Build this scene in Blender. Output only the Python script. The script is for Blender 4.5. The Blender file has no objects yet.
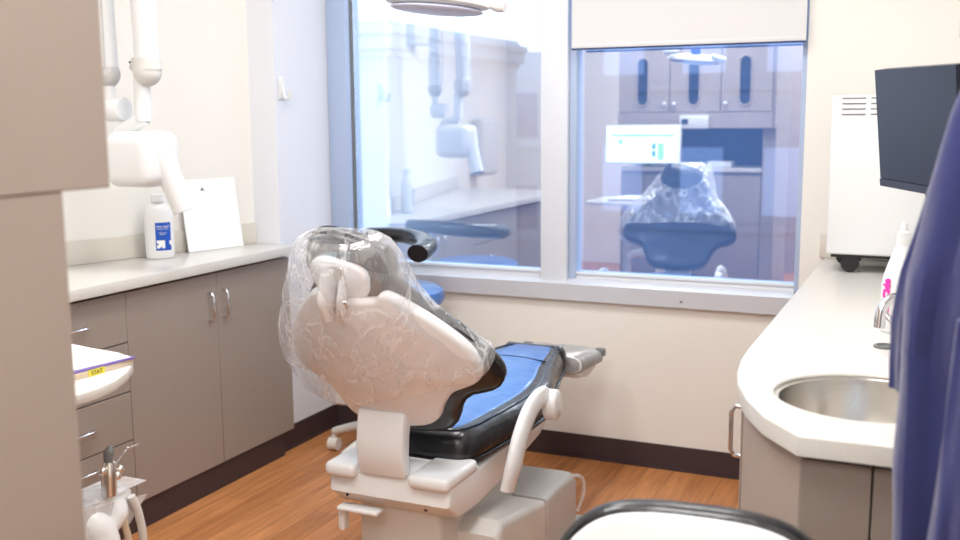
import bpy, bmesh, math, random
from mathutils import Vector, Matrix, noise
random.seed(7)
C = bpy.context.scene.collection
PI = math.pi

# ------------------------------------------------------------------ materials
def srgb(r, g, b):
    def f(c):
        c /= 255.0
        return c / 12.92 if c <= 0.04045 else ((c + 0.055) / 1.055) ** 2.4
    return (f(r), f(g), f(b), 1)

def mat(name, col, rough=0.5, metal=0.0, spec=0.5, bump=0, bscale=60, vary=0, vscale=8, emit=None, estr=0, coat=0, sheen=0):
    m = bpy.data.materials.new(name); m.use_nodes = True
    nt = m.node_tree; b = nt.nodes['Principled BSDF']
    b.inputs['Base Color'].default_value = col
    b.inputs['Roughness'].default_value = rough
    b.inputs['Metallic'].default_value = metal
    b.inputs['Specular IOR Level'].default_value = spec
    b.inputs['Coat Weight'].default_value = coat
    b.inputs['Sheen Weight'].default_value = sheen
    if emit:
        b.inputs['Emission Color'].default_value = emit
        b.inputs['Emission Strength'].default_value = estr
    if bump or vary:
        tc = nt.nodes.new('ShaderNodeTexCoord')
    if vary:
        n = nt.nodes.new('ShaderNodeTexNoise'); n.inputs['Scale'].default_value = vscale; n.inputs['Detail'].default_value = 4
        nt.links.new(tc.outputs['Object'], n.inputs['Vector'])
        mx = nt.nodes.new('ShaderNodeMixRGB')
        mx.inputs[1].default_value = tuple(c * (1 - vary) for c in col[:3]) + (1,)
        mx.inputs[2].default_value = tuple(min(1, c * (1 + vary)) for c in col[:3]) + (1,)
        nt.links.new(n.outputs['Fac'], mx.inputs[0]); nt.links.new(mx.outputs[0], b.inputs['Base Color'])
    if bump:
        n2 = nt.nodes.new('ShaderNodeTexNoise'); n2.inputs['Scale'].default_value = bscale; n2.inputs['Detail'].default_value = 3
        nt.links.new(tc.outputs['Object'], n2.inputs['Vector'])
        bp = nt.nodes.new('ShaderNodeBump'); bp.inputs['Strength'].default_value = bump; bp.inputs['Distance'].default_value = 0.01
        nt.links.new(n2.outputs['Fac'], bp.inputs['Height']); nt.links.new(bp.outputs['Normal'], b.inputs['Normal'])
    return m

M = {}
M['wall'] = mat('wall_paint', srgb(236, 233, 227), 0.8, bump=0.05, bscale=200)
M['pier'] = mat('pier_paint', srgb(228, 230, 236), 0.75, bump=0.05, bscale=200)
M['ceil'] = mat('ceiling_paint', srgb(240, 240, 238), 0.9)
M['taupe'] = mat('taupe_laminate', srgb(151, 139, 130), 0.45, vary=0.05, vscale=3)
M['taupe2'] = mat('warm_taupe_laminate', srgb(172, 159, 150), 0.5, vary=0.03, vscale=3)
M['gap'] = mat('dark_gap', srgb(45, 38, 38), 0.8)
M['kick'] = mat('baseboard_vinyl', srgb(62, 47, 50), 0.55)
M['counter'] = mat('solid_surface', srgb(211, 208, 202), 0.28, vary=0.07, vscale=240)
M['splash'] = mat('backsplash_surface', srgb(214, 208, 198), 0.35, vary=0.03, vscale=200)
M['steel'] = mat('brushed_steel', srgb(226, 223, 218), 0.22, 1.0)
M['chrome'] = mat('chrome', srgb(225, 225, 228), 0.1, 1.0)
M['alu'] = mat('window_aluminium', srgb(205, 207, 214), 0.45, 0.15)
M['aluw'] = mat('window_frame_paint', srgb(224, 229, 238), 0.5)
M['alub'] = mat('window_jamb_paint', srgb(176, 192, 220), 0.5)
M['black'] = mat('black_rubber', srgb(18, 18, 22), 0.5)
M['white'] = mat('white_plastic', srgb(232, 233, 234), 0.3, coat=0.2)
M['white2'] = mat('offwhite_plastic', srgb(228, 224, 218), 0.4)
M['shell'] = mat('cream_shell', srgb(234, 234, 235), 0.3, coat=0.3)
M['grey'] = mat('grey_plastic', srgb(196, 195, 193), 0.45)
M['lgrey'] = mat('light_grey_plastic', srgb(216, 214, 210), 0.4)
M['vinyl'] = mat('black_upholstery', srgb(16, 17, 22), 0.3, bump=0.35, bscale=22, coat=0.3)
M['blue'] = mat('blue_upholstery', srgb(60, 114, 186), 0.34, bump=0.8, bscale=14, vary=0.12, vscale=14, coat=0.25)
M['navyv'] = mat('dark_blue_upholstery', srgb(22, 34, 62), 0.32, bump=0.3, bscale=20, coat=0.3)
M['paper'] = mat('white_paper', srgb(246, 246, 246), 0.7)
M['manila'] = mat('manila_paper', srgb(214, 196, 172), 0.7)
M['purple'] = mat('purple_paper', srgb(104, 80, 160), 0.6)
M['yellow'] = mat('yellow_sticker', srgb(232, 216, 70), 0.6)
M['ribbed'] = mat('ribbed_sleeve', srgb(186, 184, 182), 0.25, coat=.5)
M['ribline'] = mat('rib_line_grey', srgb(128, 127, 128), 0.4)
M['poster'] = mat('orange_print', srgb(214, 150, 110), 0.6)
M['ink'] = mat('dark_ink', srgb(50, 50, 55), 0.7)
M['lblue'] = mat('label_blue', srgb(22, 84, 190), 0.5)
M['pink'] = mat('label_pink', srgb(238, 60, 180), 0.5)
M['screen'] = mat('dark_screen', srgb(30, 34, 52), 0.35)
M['bezel'] = mat('screen_bezel', srgb(46, 50, 66), 0.4)
M['cloth'] = mat('navy_cloth', srgb(36, 44, 100), 0.85, vary=0.16, vscale=9, bump=0.25, bscale=30, sheen=0.3)
M['slot'] = mat('vent_slot', srgb(120, 118, 118), 0.8)
M['blind'] = mat('roller_shade_fabric', srgb(216, 216, 217), 0.85, bump=0.05, bscale=400)
M['darkglass'] = mat('smoked_glass', srgb(30, 40, 62), 0.15)
M['niche'] = mat('dark_blue_panel', srgb(30, 52, 100), 0.5)
M['lens'] = mat('lamp_lens', srgb(214, 220, 244), 0.3)
M['tip'] = mat('grey_tip', srgb(110, 112, 112), 0.5)
M['bottle'] = mat('frosted_bottle', srgb(236, 236, 236), 0.35)
M['fac1'] = mat('building_stone', srgb(196, 208, 226), 0.9, vary=0.15, vscale=0.5)
M['fac2'] = mat('building_brick', srgb(84, 106, 146), 0.9, vary=0.15, vscale=0.4)
M['fac3'] = mat('building_window', srgb(130, 150, 192), 0.7)
M['asphalt'] = mat('asphalt', srgb(70, 85, 120), 0.9)
M['panel_l'] = mat('light_panel', srgb(255, 255, 255), 0.6, emit=(1, .97, .93, 1), estr=4)

def add_bands(m, c1, c2, scale):
    nt = m.node_tree; N = nt.nodes.new; b = nt.nodes['Principled BSDF']
    tc = N('ShaderNodeTexCoord'); w = N('ShaderNodeTexWave'); w.bands_direction = 'Y'; w.inputs['Scale'].default_value = scale; w.inputs['Distortion'].default_value = .6
    nt.links.new(tc.outputs['Object'], w.inputs['Vector']); cr = N('ShaderNodeValToRGB'); cr.color_ramp.elements[0].color = c1; cr.color_ramp.elements[1].color = c2
    nt.links.new(w.outputs['Fac'], cr.inputs[0]); nt.links.new(cr.outputs[0], b.inputs['Base Color'])
add_bands(M['ribbed'], srgb(118, 118, 120), srgb(222, 220, 217), 42)

def floor_mat():
    m = bpy.data.materials.new('wood_plank_floor'); m.use_nodes = True
    nt = m.node_tree; b = nt.nodes['Principled BSDF']; N = nt.nodes.new; L = nt.links.new
    tc = N('ShaderNodeTexCoord'); mp = N('ShaderNodeMapping'); mp.inputs['Rotation'].default_value = (0, 0, PI / 2)
    L(tc.outputs['Object'], mp.inputs['Vector'])
    br = N('ShaderNodeTexBrick'); br.inputs['Scale'].default_value = 1
    br.inputs['Brick Width'].default_value = 0.95; br.inputs['Row Height'].default_value = 0.1
    br.inputs['Mortar Size'].default_value = 0.0012; br.offset = 0.37
    br.inputs['Color1'].default_value = srgb(196, 134, 84); br.inputs['Color2'].default_value = srgb(172, 112, 64)
    br.inputs['Mortar'].default_value = srgb(140, 84, 46)
    L(mp.outputs[0], br.inputs['Vector'])
    mp2 = N('ShaderNodeMapping'); mp2.inputs['Scale'].default_value = (22, 1.6, 1)
    L(tc.outputs['Object'], mp2.inputs['Vector'])
    n = N('ShaderNodeTexNoise'); n.inputs['Scale'].default_value = 2.2; n.inputs['Detail'].default_value = 6
    L(mp2.outputs[0], n.inputs['Vector'])
    cr = N('ShaderNodeValToRGB'); cr.color_ramp.elements[0].color = (.62, .55, .5, 1); cr.color_ramp.elements[1].color = (1.15, 1.12, 1.1, 1)
    cr.color_ramp.elements[0].position = .3; cr.color_ramp.elements[1].position = .65
    L(n.outputs['Fac'], cr.inputs[0])
    mx = N('ShaderNodeMixRGB'); mx.blend_type = 'MULTIPLY'; mx.inputs[0].default_value = .75
    L(br.outputs['Color'], mx.inputs[1]); L(cr.outputs[0], mx.inputs[2]); L(mx.outputs[0], b.inputs['Base Color'])
    b.inputs['Roughness'].default_value = .38
    return m
M['floor'] = floor_mat()

def glass_mat():
    m = bpy.data.materials.new('coated_window_glass'); m.use_nodes = True
    nt = m.node_tree; nt.nodes.remove(nt.nodes['Principled BSDF']); N = nt.nodes.new; L = nt.links.new
    out = nt.nodes['Material Output']
    t = N('ShaderNodeBsdfTransparent'); t.inputs[0].default_value = (.58, .62, .66, 1)
    g = N('ShaderNodeBsdfGlossy'); g.inputs['Roughness'].default_value = 0; g.inputs['Color'].default_value = (.47, .49, .52, 1)
    a = N('ShaderNodeAddShader'); L(t.outputs[0], a.inputs[0]); L(g.outputs[0], a.inputs[1]); L(a.outputs[0], out.inputs[0])
    return m
M['glass'] = glass_mat()

def film_mat(name, tr_lo, tr_hi, scale, bump=0.8):
    # thin crinkled clear plastic: mostly see-through, with milky creases and shiny folds
    m = bpy.data.materials.new(name); m.use_nodes = True
    nt = m.node_tree; nt.nodes.remove(nt.nodes['Principled BSDF']); N = nt.nodes.new; L = nt.links.new
    out = nt.nodes['Material Output']
    tc = N('ShaderNodeTexCoord')
    mp = N('ShaderNodeMapping'); mp.inputs['Scale'].default_value = (1.0, 1.0, 0.35); mp.inputs['Rotation'].default_value = (.3, .5, .2)
    L(tc.outputs['Object'], mp.inputs['Vector'])
    n = N('ShaderNodeTexNoise'); n.inputs['Scale'].default_value = scale; n.inputs['Detail'].default_value = 5; n.inputs['Distortion'].default_value = .35
    L(mp.outputs[0], n.inputs['Vector'])
    # ridged creases
    s = N('ShaderNodeMath'); s.operation = 'SUBTRACT'; s.inputs[1].default_value = .5; L(n.outputs['Fac'], s.inputs[0])
    ab = N('ShaderNodeMath'); ab.operation = 'ABSOLUTE'; L(s.outputs[0], ab.inputs[0])
    cr = N('ShaderNodeMapRange'); cr.inputs['From Min'].default_value = 0; cr.inputs['From Max'].default_value = .038
    cr.inputs['To Min'].default_value = tr_hi; cr.inputs['To Max'].default_value = tr_lo; L(ab.outputs[0], cr.inputs['Value'])
    bp = N('ShaderNodeBump'); bp.inputs['Strength'].default_value = bump; bp.inputs['Distance'].default_value = .02
    L(ab.outputs[0], bp.inputs['Height'])
    nb = N('ShaderNodeTexNoise'); nb.inputs['Scale'].default_value = scale * .45; nb.inputs['Detail'].default_value = 3; L(mp.outputs[0], nb.inputs['Vector'])
    mr = N('ShaderNodeMapRange'); mr.inputs['From Min'].default_value = .40; mr.inputs['From Max'].default_value = .66; mr.inputs['To Min'].default_value = 0; mr.inputs['To Max'].default_value = .27; L(nb.outputs['Fac'], mr.inputs['Value'])
    mm = N('ShaderNodeMath'); mm.operation = 'ADD'; mm.use_clamp = True; L(cr.outputs[0], mm.inputs[0]); L(mr.outputs[0], mm.inputs[1]); cr = mm
    t = N('ShaderNodeBsdfTransparent'); t.inputs[0].default_value = (.97, .97, .98, 1)
    d = N('ShaderNodeBsdfDiffuse'); d.inputs[0].default_value = (.97, .98, 1, 1); L(bp.outputs[0], d.inputs['Normal'])
    tl = N('ShaderNodeBsdfTranslucent'); tl.inputs[0].default_value = (.97, .98, 1, 1)
    dm = N('ShaderNodeMixShader'); dm.inputs[0].default_value = .45; L(d.outputs[0], dm.inputs[1]); L(tl.outputs[0], dm.inputs[2])
    m1 = N('ShaderNodeMixShader'); L(cr.outputs[0], m1.inputs[0]); L(t.outputs[0], m1.inputs[1]); L(dm.outputs[0], m1.inputs[2])
    g = N('ShaderNodeBsdfGlossy'); g.inputs['Roughness'].default_value = .12; g.inputs['Color'].default_value = (1, 1, 1, 1); L(bp.outputs[0], g.inputs['Normal'])
    m2 = N('ShaderNodeMixShader'); m2.inputs[0].default_value = .12; L(m1.outputs[0], m2.inputs[1]); L(g.outputs[0], m2.inputs[2])
    L(m2.outputs[0], out.inputs[0])
    return m
M['film'] = film_mat('clear_plastic_film', .05, .50, 12)
M['film2'] = film_mat('clear_plastic_sleeve', .3, .75, 16)
M['bag'] = film_mat('clear_pouch', .45, .7, 9)

def screen_mat():
    m = mat('lit_screen', srgb(200, 230, 240), .4, emit=srgb(205, 236, 246), estr=1.6)
    return m
M['lit'] = screen_mat()
M['lg'] = mat('screen_green', srgb(120, 220, 130), .4, emit=srgb(120, 225, 130), estr=1.5)
M['lb'] = mat('screen_blue', srgb(70, 120, 210), .4, emit=srgb(70, 120, 210), estr=1.3)

# ------------------------------------------------------------------ mesh helpers
def newbm(): return bmesh.new()

def merge(dst, src):
    me = bpy.data.meshes.new('tmp'); src.to_mesh(me); src.free(); dst.from_mesh(me); bpy.data.meshes.remove(me)

def box(bm, lo, hi, bev=0.0, seg=2, rot=None, at=None):
    b = newbm(); bmesh.ops.create_cube(b, size=1)
    c = [(lo[i] + hi[i]) / 2 for i in range(3)]; s = [hi[i] - lo[i] for i in range(3)]
    for v in b.verts: v.co = Vector((v.co.x * s[0], v.co.y * s[1], v.co.z * s[2]))
    if bev: bmesh.ops.bevel(b, geom=b.edges[:], offset=min(bev, min(s) * .49), segments=seg, profile=.5, affect='EDGES')
    mt = Matrix.Translation(at if at else c)
    if rot: mt = mt @ rot
    b.transform(mt); merge(bm, b); return bm

def prism(bm, pts, z0, z1, bev=0.0, seg=2, axes='xy'):
    b = newbm(); vs = [b.verts.new((x, y, z0)) for x, y in pts]
    f = b.faces.new(vs); r = bmesh.ops.extrude_face_region(b, geom=[f])
    for v in [e for e in r['geom'] if isinstance(e, bmesh.types.BMVert)]: v.co.z = z1
    bmesh.ops.recalc_face_normals(b, faces=b.faces[:])
    if bev:
        ed = [e for e in b.edges if abs(e.verts[0].co.z - e.verts[1].co.z) < 1e-6]
        bmesh.ops.bevel(b, geom=ed, offset=bev, segments=seg, profile=.5, affect='EDGES')
    if axes == 'yz':      # pts are (y,z), extrude along x
        b.transform(Matrix(((0, 0, 1, 0), (1, 0, 0, 0), (0, 1, 0, 0), (0, 0, 0, 1))))
    elif axes == 'xz':
        b.transform(Matrix(((1, 0, 0, 0), (0, 0, 1, 0), (0, 1, 0, 0), (0, 0, 0, 1))))
    bmesh.ops.recalc_face_normals(b, faces=b.faces[:])
    merge(bm, b); return bm

def smooth_path(pts, n=6):
    P = [Vector(p) for p in pts]
    if len(P) < 3: return P
    out = []
    for i in range(len(P) - 1):
        p0 = P[i - 1] if i else P[0] * 2 - P[1]; p1 = P[i]; p2 = P[i + 1]; p3 = P[i + 2] if i + 2 < len(P) else P[-1] * 2 - P[-2]
        for k in range(n):
            t = k / n
            out.append(.5 * ((2 * p1) + (p2 - p0) * t + (2 * p0 - 5 * p1 + 4 * p2 - p3) * t * t + (-p0 + 3 * p1 - 3 * p2 + p3) * t ** 3))
    out.append(P[-1]); return out

def tube(bm, pts, r, seg=12, sm=True, flat=None, up=None, cap=True):
    """sweep an ellipse (r or list of r) along pts; flat=(a,b) multiplies the two radii."""
    P = smooth_path(pts) if sm else [Vector(p) for p in pts]
    n = len(P)
    if isinstance(r, (list, tuple)):
        m = len(r); R = []
        for i in range(n):
            t = i / (n - 1) * (m - 1); k = min(int(t), m - 2); R.append(r[k] * (1 - (t - k)) + r[k + 1] * (t - k))
    else: R = [r] * n
    b = newbm(); rings = []
    T0 = (P[1] - P[0]).normalized()
    ref = Vector(up) if up else (Vector((0, 0, 1)) if abs(T0.z) < .9 else Vector((1, 0, 0)))
    for i in range(n):
        T = (P[min(i + 1, n - 1)] - P[max(i - 1, 0)]).normalized()
        A = (ref - T * ref.dot(T)).normalized(); B = T.cross(A)
        if not up: ref = A
        fa, fb = flat if flat else (1, 1)
        rings.append([b.verts.new(P[i] + A * math.cos(2 * PI * k / seg) * R[i] * fa + B * math.sin(2 * PI * k / seg) * R[i] * fb) for k in range(seg)])
    for i in range(n - 1):
        for k in range(seg): b.faces.new((rings[i][k], rings[i][(k + 1) % seg], rings[i + 1][(k + 1) % seg], rings[i + 1][k]))
    if cap: b.faces.new(rings[0][::-1]); b.faces.new(rings[-1])
    bmesh.ops.recalc_face_normals(b, faces=b.faces[:]); merge(bm, b); return bm

def lathe(bm, prof, at=(0, 0, 0), seg=28, rot=None, scale=(1, 1, 1)):
    b = newbm(); rings = []
    for r, z in prof:
        rings.append([b.verts.new((r * math.cos(2 * PI * k / seg), r * math.sin(2 * PI * k / seg), z)) for k in range(seg)] if r > 1e-6 else [b.verts.new((0, 0, z))])
    for a, c in zip(rings, rings[1:]):
        for k in range(seg):
            if len(a) == 1 and len(c) == 1: continue
            if len(a) == 1: b.faces.new((a[0], c[k], c[(k + 1) % seg]))
            elif len(c) == 1: b.faces.new((a[k], a[(k + 1) % seg], c[0]))
            else: b.faces.new((a[k], a[(k + 1) % seg], c[(k + 1) % seg], c[k]))
    bmesh.ops.recalc_face_normals(b, faces=b.faces[:])
    mt = Matrix.Translation(at)
    if rot: mt = mt @ rot
    mt = mt @ Matrix.Diagonal((*scale, 1)); b.transform(mt); merge(bm, b); return bm

def ball(bm, at, r, scale=(1, 1, 1), rot=None, seg=20):
    b = newbm(); bmesh.ops.create_uvsphere(b, u_segments=seg, v_segments=seg // 2 + 2, radius=r)
    mt = Matrix.Translation(at)
    if rot: mt = mt @ rot
    b.transform(mt @ Matrix.Diagonal((*scale, 1))); merge(bm, b); return bm

def obj(name, bm, m, parent=None, kind=None, smooth=True, mods=None, origin=None):
    me = bpy.data.meshes.new(name)
    if origin is not None: bm.transform(Matrix.Translation(-Vector(origin)))
    bm.to_mesh(me); bm.free(); me.materials.append(m)
    if smooth:
        me.polygons.foreach_set('use_smooth', [True] * len(me.polygons))
        me.set_sharp_from_angle(angle=math.radians(38))
    o = bpy.data.objects.new(name, me); C.objects.link(o)
    if origin is not None: o.location = origin
    if parent is not None:
        o.parent = parent; bpy.context.view_layer.update()
        o.matrix_parent_inverse = parent.matrix_world.inverted()
    if kind: o['kind'] = kind
    return o

def tag(o, label, cat, group=None):
    o['label'] = label; o['category'] = cat
    if group: o['group'] = group
    return o

def thing(name, label, cat, loc=(0, 0, 0), group=None):
    o = bpy.data.objects.new(name, None); C.objects.link(o); o.location = loc; o.empty_display_size = .1
    bpy.context.view_layer.update()
    return tag(o, label, cat, group)

def text_bm(txt, size, loc, rot, depth=0.0006, bold=0.0):
    cu = bpy.data.curves.new('txt', 'FONT'); cu.body = txt; cu.size = size; cu.extrude = depth; cu.offset = bold
    cu.align_x = 'CENTER'; cu.align_y = 'CENTER'; cu.resolution_u = 3
    o = bpy.data.objects.new('txt', cu); C.objects.link(o)
    bpy.context.view_layer.update()
    me = bpy.data.meshes.new_from_object(o.evaluated_get(bpy.context.evaluated_depsgraph_get()))
    bm = newbm(); bm.from_mesh(me); bm.transform(Matrix.Translation(loc) @ rot)
    bpy.data.objects.remove(o); bpy.data.curves.remove(cu); bpy.data.meshes.remove(me)
    return bm

def basis(X, Z):
    X = Vector(X).normalized(); Z = Vector(Z); Z = (Z - X * Z.dot(X)).normalized(); Y = Z.cross(X)
    return Matrix(((X.x, Y.x, Z.x, 0), (X.y, Y.y, Z.y, 0), (X.z, Y.z, Z.z, 0), (0, 0, 0, 1)))

def handle_bm(p0, p1, out, r=.005):
    """U-shaped bar handle between two points, standing off by vector out"""
    p0 = Vector(p0); p1 = Vector(p1); out = Vector(out); bm = newbm(); d = (p1 - p0).normalized() * .012
    tube(bm, [p0, p0 + out * .7, p0 + out + d, p1 + out - d, p1 + out * .7, p1], r, 10, sm=False)
    return bm

def superell(a, p=2.6):
    c_, s_ = math.cos(a), math.sin(a)
    return (abs(c_) ** (2 / p)) * (1 if c_ >= 0 else -1), (abs(s_) ** (2 / p)) * (1 if s_ >= 0 else -1)
# ------------------------------------------------------------------ the room
# x runs along the window wall, y towards the window, z up.
WX = lambda y: -.133 + (y + .41) * .266       # recessed left wall is slightly splayed
bm = newbm(); box(bm, (-1.6, -5.6, -.06), (3.4, .2, 0)); obj('floor', bm, M['floor'], kind='structure')
bm = newbm(); box(bm, (-1.6, -5.6, 2.75), (3.4, .2, 2.81)); obj('ceiling', bm, M['ceil'], kind='structure')
bm = newbm(); prism(bm, [(WX(-.4), -.4), (WX(-5.6), -5.6), (WX(-5.6) - .1, -5.6), (-.5, -.4)], 0, 2.75); obj('wall_left', bm, M['wall'], kind='structure', smooth=False)
bm = newbm(); box(bm, (-.5, -.4, 0), (0, .15, 2.75)); obj('wall_pier', bm, M['pier'], kind='structure', smooth=False)
bm = newbm(); box(bm, (0, 0, 0), (2.8, .15, .675)); box(bm, (2.058, 0, .675), (2.8, .15, 2.75)); box(bm, (0, 0, 2.6), (2.05, .15, 2.75))
obj('wall_window', bm, M['wall'], kind='structure', smooth=False)
bm = newbm(); box(bm, (2.8, -5.6, 0), (2.9, .15, 2.75)); obj('wall_right', bm, M['wall'], kind='structure', smooth=False)
bm = newbm(); box(bm, (-1.6, -5.6, 0), (2.8, -5.5, 2.75)); obj('wall_rear', bm, M['wall'], kind='structure', smooth=False)

def base_profile(bm, a, b, inward, h=.102):
    a = Vector((*a, 0)); b = Vector((*b, 0)); i = Vector((*inward, 0))
    for (t, z0, z1) in ((.006, 0, h), (.012, 0, .012)):
        bb = newbm(); vs = []
        for z in (z0, z1):
            for p in (a, b, b + i * t, a + i * t): vs.append(bb.verts.new(p + Vector((0, 0, z))))
        for q in ((0, 1, 2, 3), (4, 5, 6, 7), (0, 1, 5, 4), (1, 2, 6, 5), (2, 3, 7, 6), (3, 0, 4, 7)): bb.faces.new([vs[k] for k in q])
        bmesh.ops.recalc_face_normals(bb, faces=bb.faces[:]); merge(bm, bb)
    return bm
obj('baseboard_window', base_profile(newbm(), (0, 0), (2.18, 0), (0, -1)), M['kick'], kind='structure', smooth=False)
obj('baseboard_pier', base_profile(newbm(), (0, -.47), (0, -.006), (1, 0)), M['kick'], kind='structure', smooth=False)

# windows: two big panes, frame, sill
w1 = obj('window_1', box(newbm(), (.105, .055, .775), (1.02, .063, 2.6)), M['glass'], kind='structure', smooth=False)
w2 = obj('window_2', box(newbm(), (1.165, .055, .775), (2.045, .063, 2.6)), M['glass'], kind='structure', smooth=False)
bm = newbm(); box(bm, (.001, -.002, .735), (.097, .12, 2.6), .003); obj('window_jamb', bm, M['alub'], w1, kind='structure')
bm = newbm(); box(bm, (.0972, .035, .76), (.102, .07, 2.6), .002); obj('window_gasket', bm, M['tip'], w1, kind='structure')
bm = newbm(); box(bm, (1.02, -.004, .735), (1.135, .12, 2.6), .004); obj('window_mullion', bm, M['aluw'], w1, kind='structure')
bm = newbm(); box(bm, (1.136, .02, .76), (1.166, .12, 2.6), .003); obj('window_mullion', bm, M['alub'], w2, kind='structure')
bm = newbm(); box(bm, (2.038, .02, .76), (2.058, .12, 2.6), .002); obj('window_jamb', bm, M['alub'], w2, kind='structure')
bm = newbm(); prism(bm, [(-.024, .675), (.12, .675), (.12, .778), (.035, .778), (.03, .762), (-.024, .742)], .001, 2.04, axes='yz'); obj('window_sill', bm, M['alu'], w1, kind='structure', smooth=False)
bm = newbm(); box(bm, (.1, .028, .778), (1.02, .034, .788)); box(bm, (1.14, .028, .778), (2.04, .034, .788)); obj('window_bead', bm, M['aluw'], w1, kind='structure')
bm = newbm()
for x in (.55, 1.62): lathe(bm, [(0, 0), (.005, .001), (.005, .003), (0, .0035)], (x, -.0245, .70), 12, Matrix.Rotation(PI / 2, 4, 'X'))
obj('screw', bm, M['tip'], w1, kind='structure')

# roller shade
t = thing('roller_shade', 'white roller shade pulled part way down over the right window', 'window shade', (1.6, -.02, 2.5))
bm = newbm(); box(bm, (1.163, -.032, 1.705), (2.054, -.030, 2.55)); obj('shade_fabric', bm, M['blind'], t, smooth=False)
bm = newbm(); box(bm, (1.163, -.036, 1.69), (2.054, -.027, 1.706), .002); o = obj('hem_bar', bm, M['blind'], t)
bm = newbm(); box(bm, (1.163, -.0365, 1.684), (2.054, -.028, 1.690)); obj('hem_edge', bm, M['niche'], t, smooth=False)
bm = newbm(); tube(bm, [(1.16, -.06, 2.56), (2.05, -.06, 2.56)], .03, 20, sm=False); obj('roller', bm, M['aluw'], t)

# wall hook
t = thing('wall_hook', 'small white adhesive hook stuck high on the pale wall pier', 'hook', (0.001, -.36, 1.53))
bm = newbm(); box(bm, (0.001, -.378, 1.503), (.008, -.343, 1.595), .003); obj('back_plate', bm, M['white'], t)
bm = newbm(); tube(bm, [(.008, -.361, 1.585), (.014, -.361, 1.54), (.024, -.361, 1.508), (.040, -.361, 1.511), (.05, -.361, 1.54)], .0075, 8); obj('hook_arm', bm, M['white'], t)

# ------------------------------------------------------------------ left cabinets and counter
XF = .041   # door faces
def kickbox(bm, y0, y1, x1): prism(bm, [(WX(y0) + .01, y0), (x1, y0), (x1, y1), (WX(y1) + .01, y1)], 0.0, .099)
def carcass(y0, y1):
    return prism(newbm(), [(WX(y0) + .004, y0), (XF - .021, y0), (XF - .021, y1), (WX(y1) + .004, y1)], .1, .852)
t = thing('base_cabinet', 'taupe two-door base cabinet with bar handles next to the wall pier', 'cabinet', (0, -.88, 0))
obj('carcass', carcass(-1.352, -.402), M['gap'], t, smooth=False)
bm = newbm(); kickbox(bm, -1.352, -.47, .034); obj('toe_kick', bm, M['kick'], t, smooth=False)
for (y0, y1, hy) in ((-1.3525, -.8792, -.93), (-.8768, -.405, -.845)):
    d = obj('door', box(newbm(), (XF - .02, y0, .103), (XF, y1, .848), .0012, 1), M['taupe'], t)
    obj('handle', handle_bm((XF - .001, hy, .675), (XF - .001, hy, .778), (.026, 0, 0), .0052), M['chrome'], d)
t = thing('drawer_cabinet', 'taupe drawer cabinet with bar handles beside the two-door cabinet', 'cabinet', (0, -1.7, 0))
obj('carcass', carcass(-2.06, -1.356), M['gap'], t, smooth=False)
bm = newbm(); kickbox(bm, -2.06, -1.356, .034); obj('toe_kick', bm, M['kick'], t, smooth=False)
for z0, z1 in ((.679, .848), (.508, .675), (.337, .504), (.103, .333)):
    d = obj('drawer', box(newbm(), (XF - .02, -2.055, z0), (XF, -1.3550, z1), .0012, 1), M['taupe'], t)
    zc = (z0 + z1) / 2 if z0 > .2 else .285
    obj('handle', handle_bm((XF - .001, -1.65, zc), (XF - .001, -1.54, zc), (.026, 0, 0), .0052), M['chrome'], d)
t = thing('base_cabinet', 'taupe two-door base cabinet hidden behind the delivery unit, seen mirrored', 'cabinet', (0, -2.45, 0))
obj('carcass', carcass(-2.85, -2.064), M['gap'], t, smooth=False)
bm = newbm(); kickbox(bm, -2.85, -2.064, .0); obj('toe_kick', bm, M['kick'], t, smooth=False)
for (y0, y1, hy) in ((-2.848, -2.458, -2.50), (-2.454, -2.067, -2.41)):
    d = obj('door', box(newbm(), (XF - .02, y0, .103), (XF, y1, .848), .0012, 1), M['taupe'], t)
    obj('handle', handle_bm((XF - .001, hy, .675), (XF - .001, hy, .778), (.026, 0, 0), .0052), M['chrome'], d)
bm = newbm(); y1, y0 = -.403, -2.85
prism(bm, [(WX(y0) + .002, y0), (.076, y0), (.076, y1), (WX(y1) + .002, y1)], .862, .9, .003)
tag(obj('countertop', bm, M['counter']), 'narrow off-white counter along the left wall over taupe cabinets', 'countertop')
bm = newbm(); a = .012
prism(bm, [(WX(y0) + .002, y0), (WX(y0) + a, y0), (WX(y1) + a, y1), (WX(y1) + .002, y1)], .9005, .988, .002)
tag(obj('backsplash', bm, M['splash']), 'low beige backsplash strip behind the left counter', 'backsplash')

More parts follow.
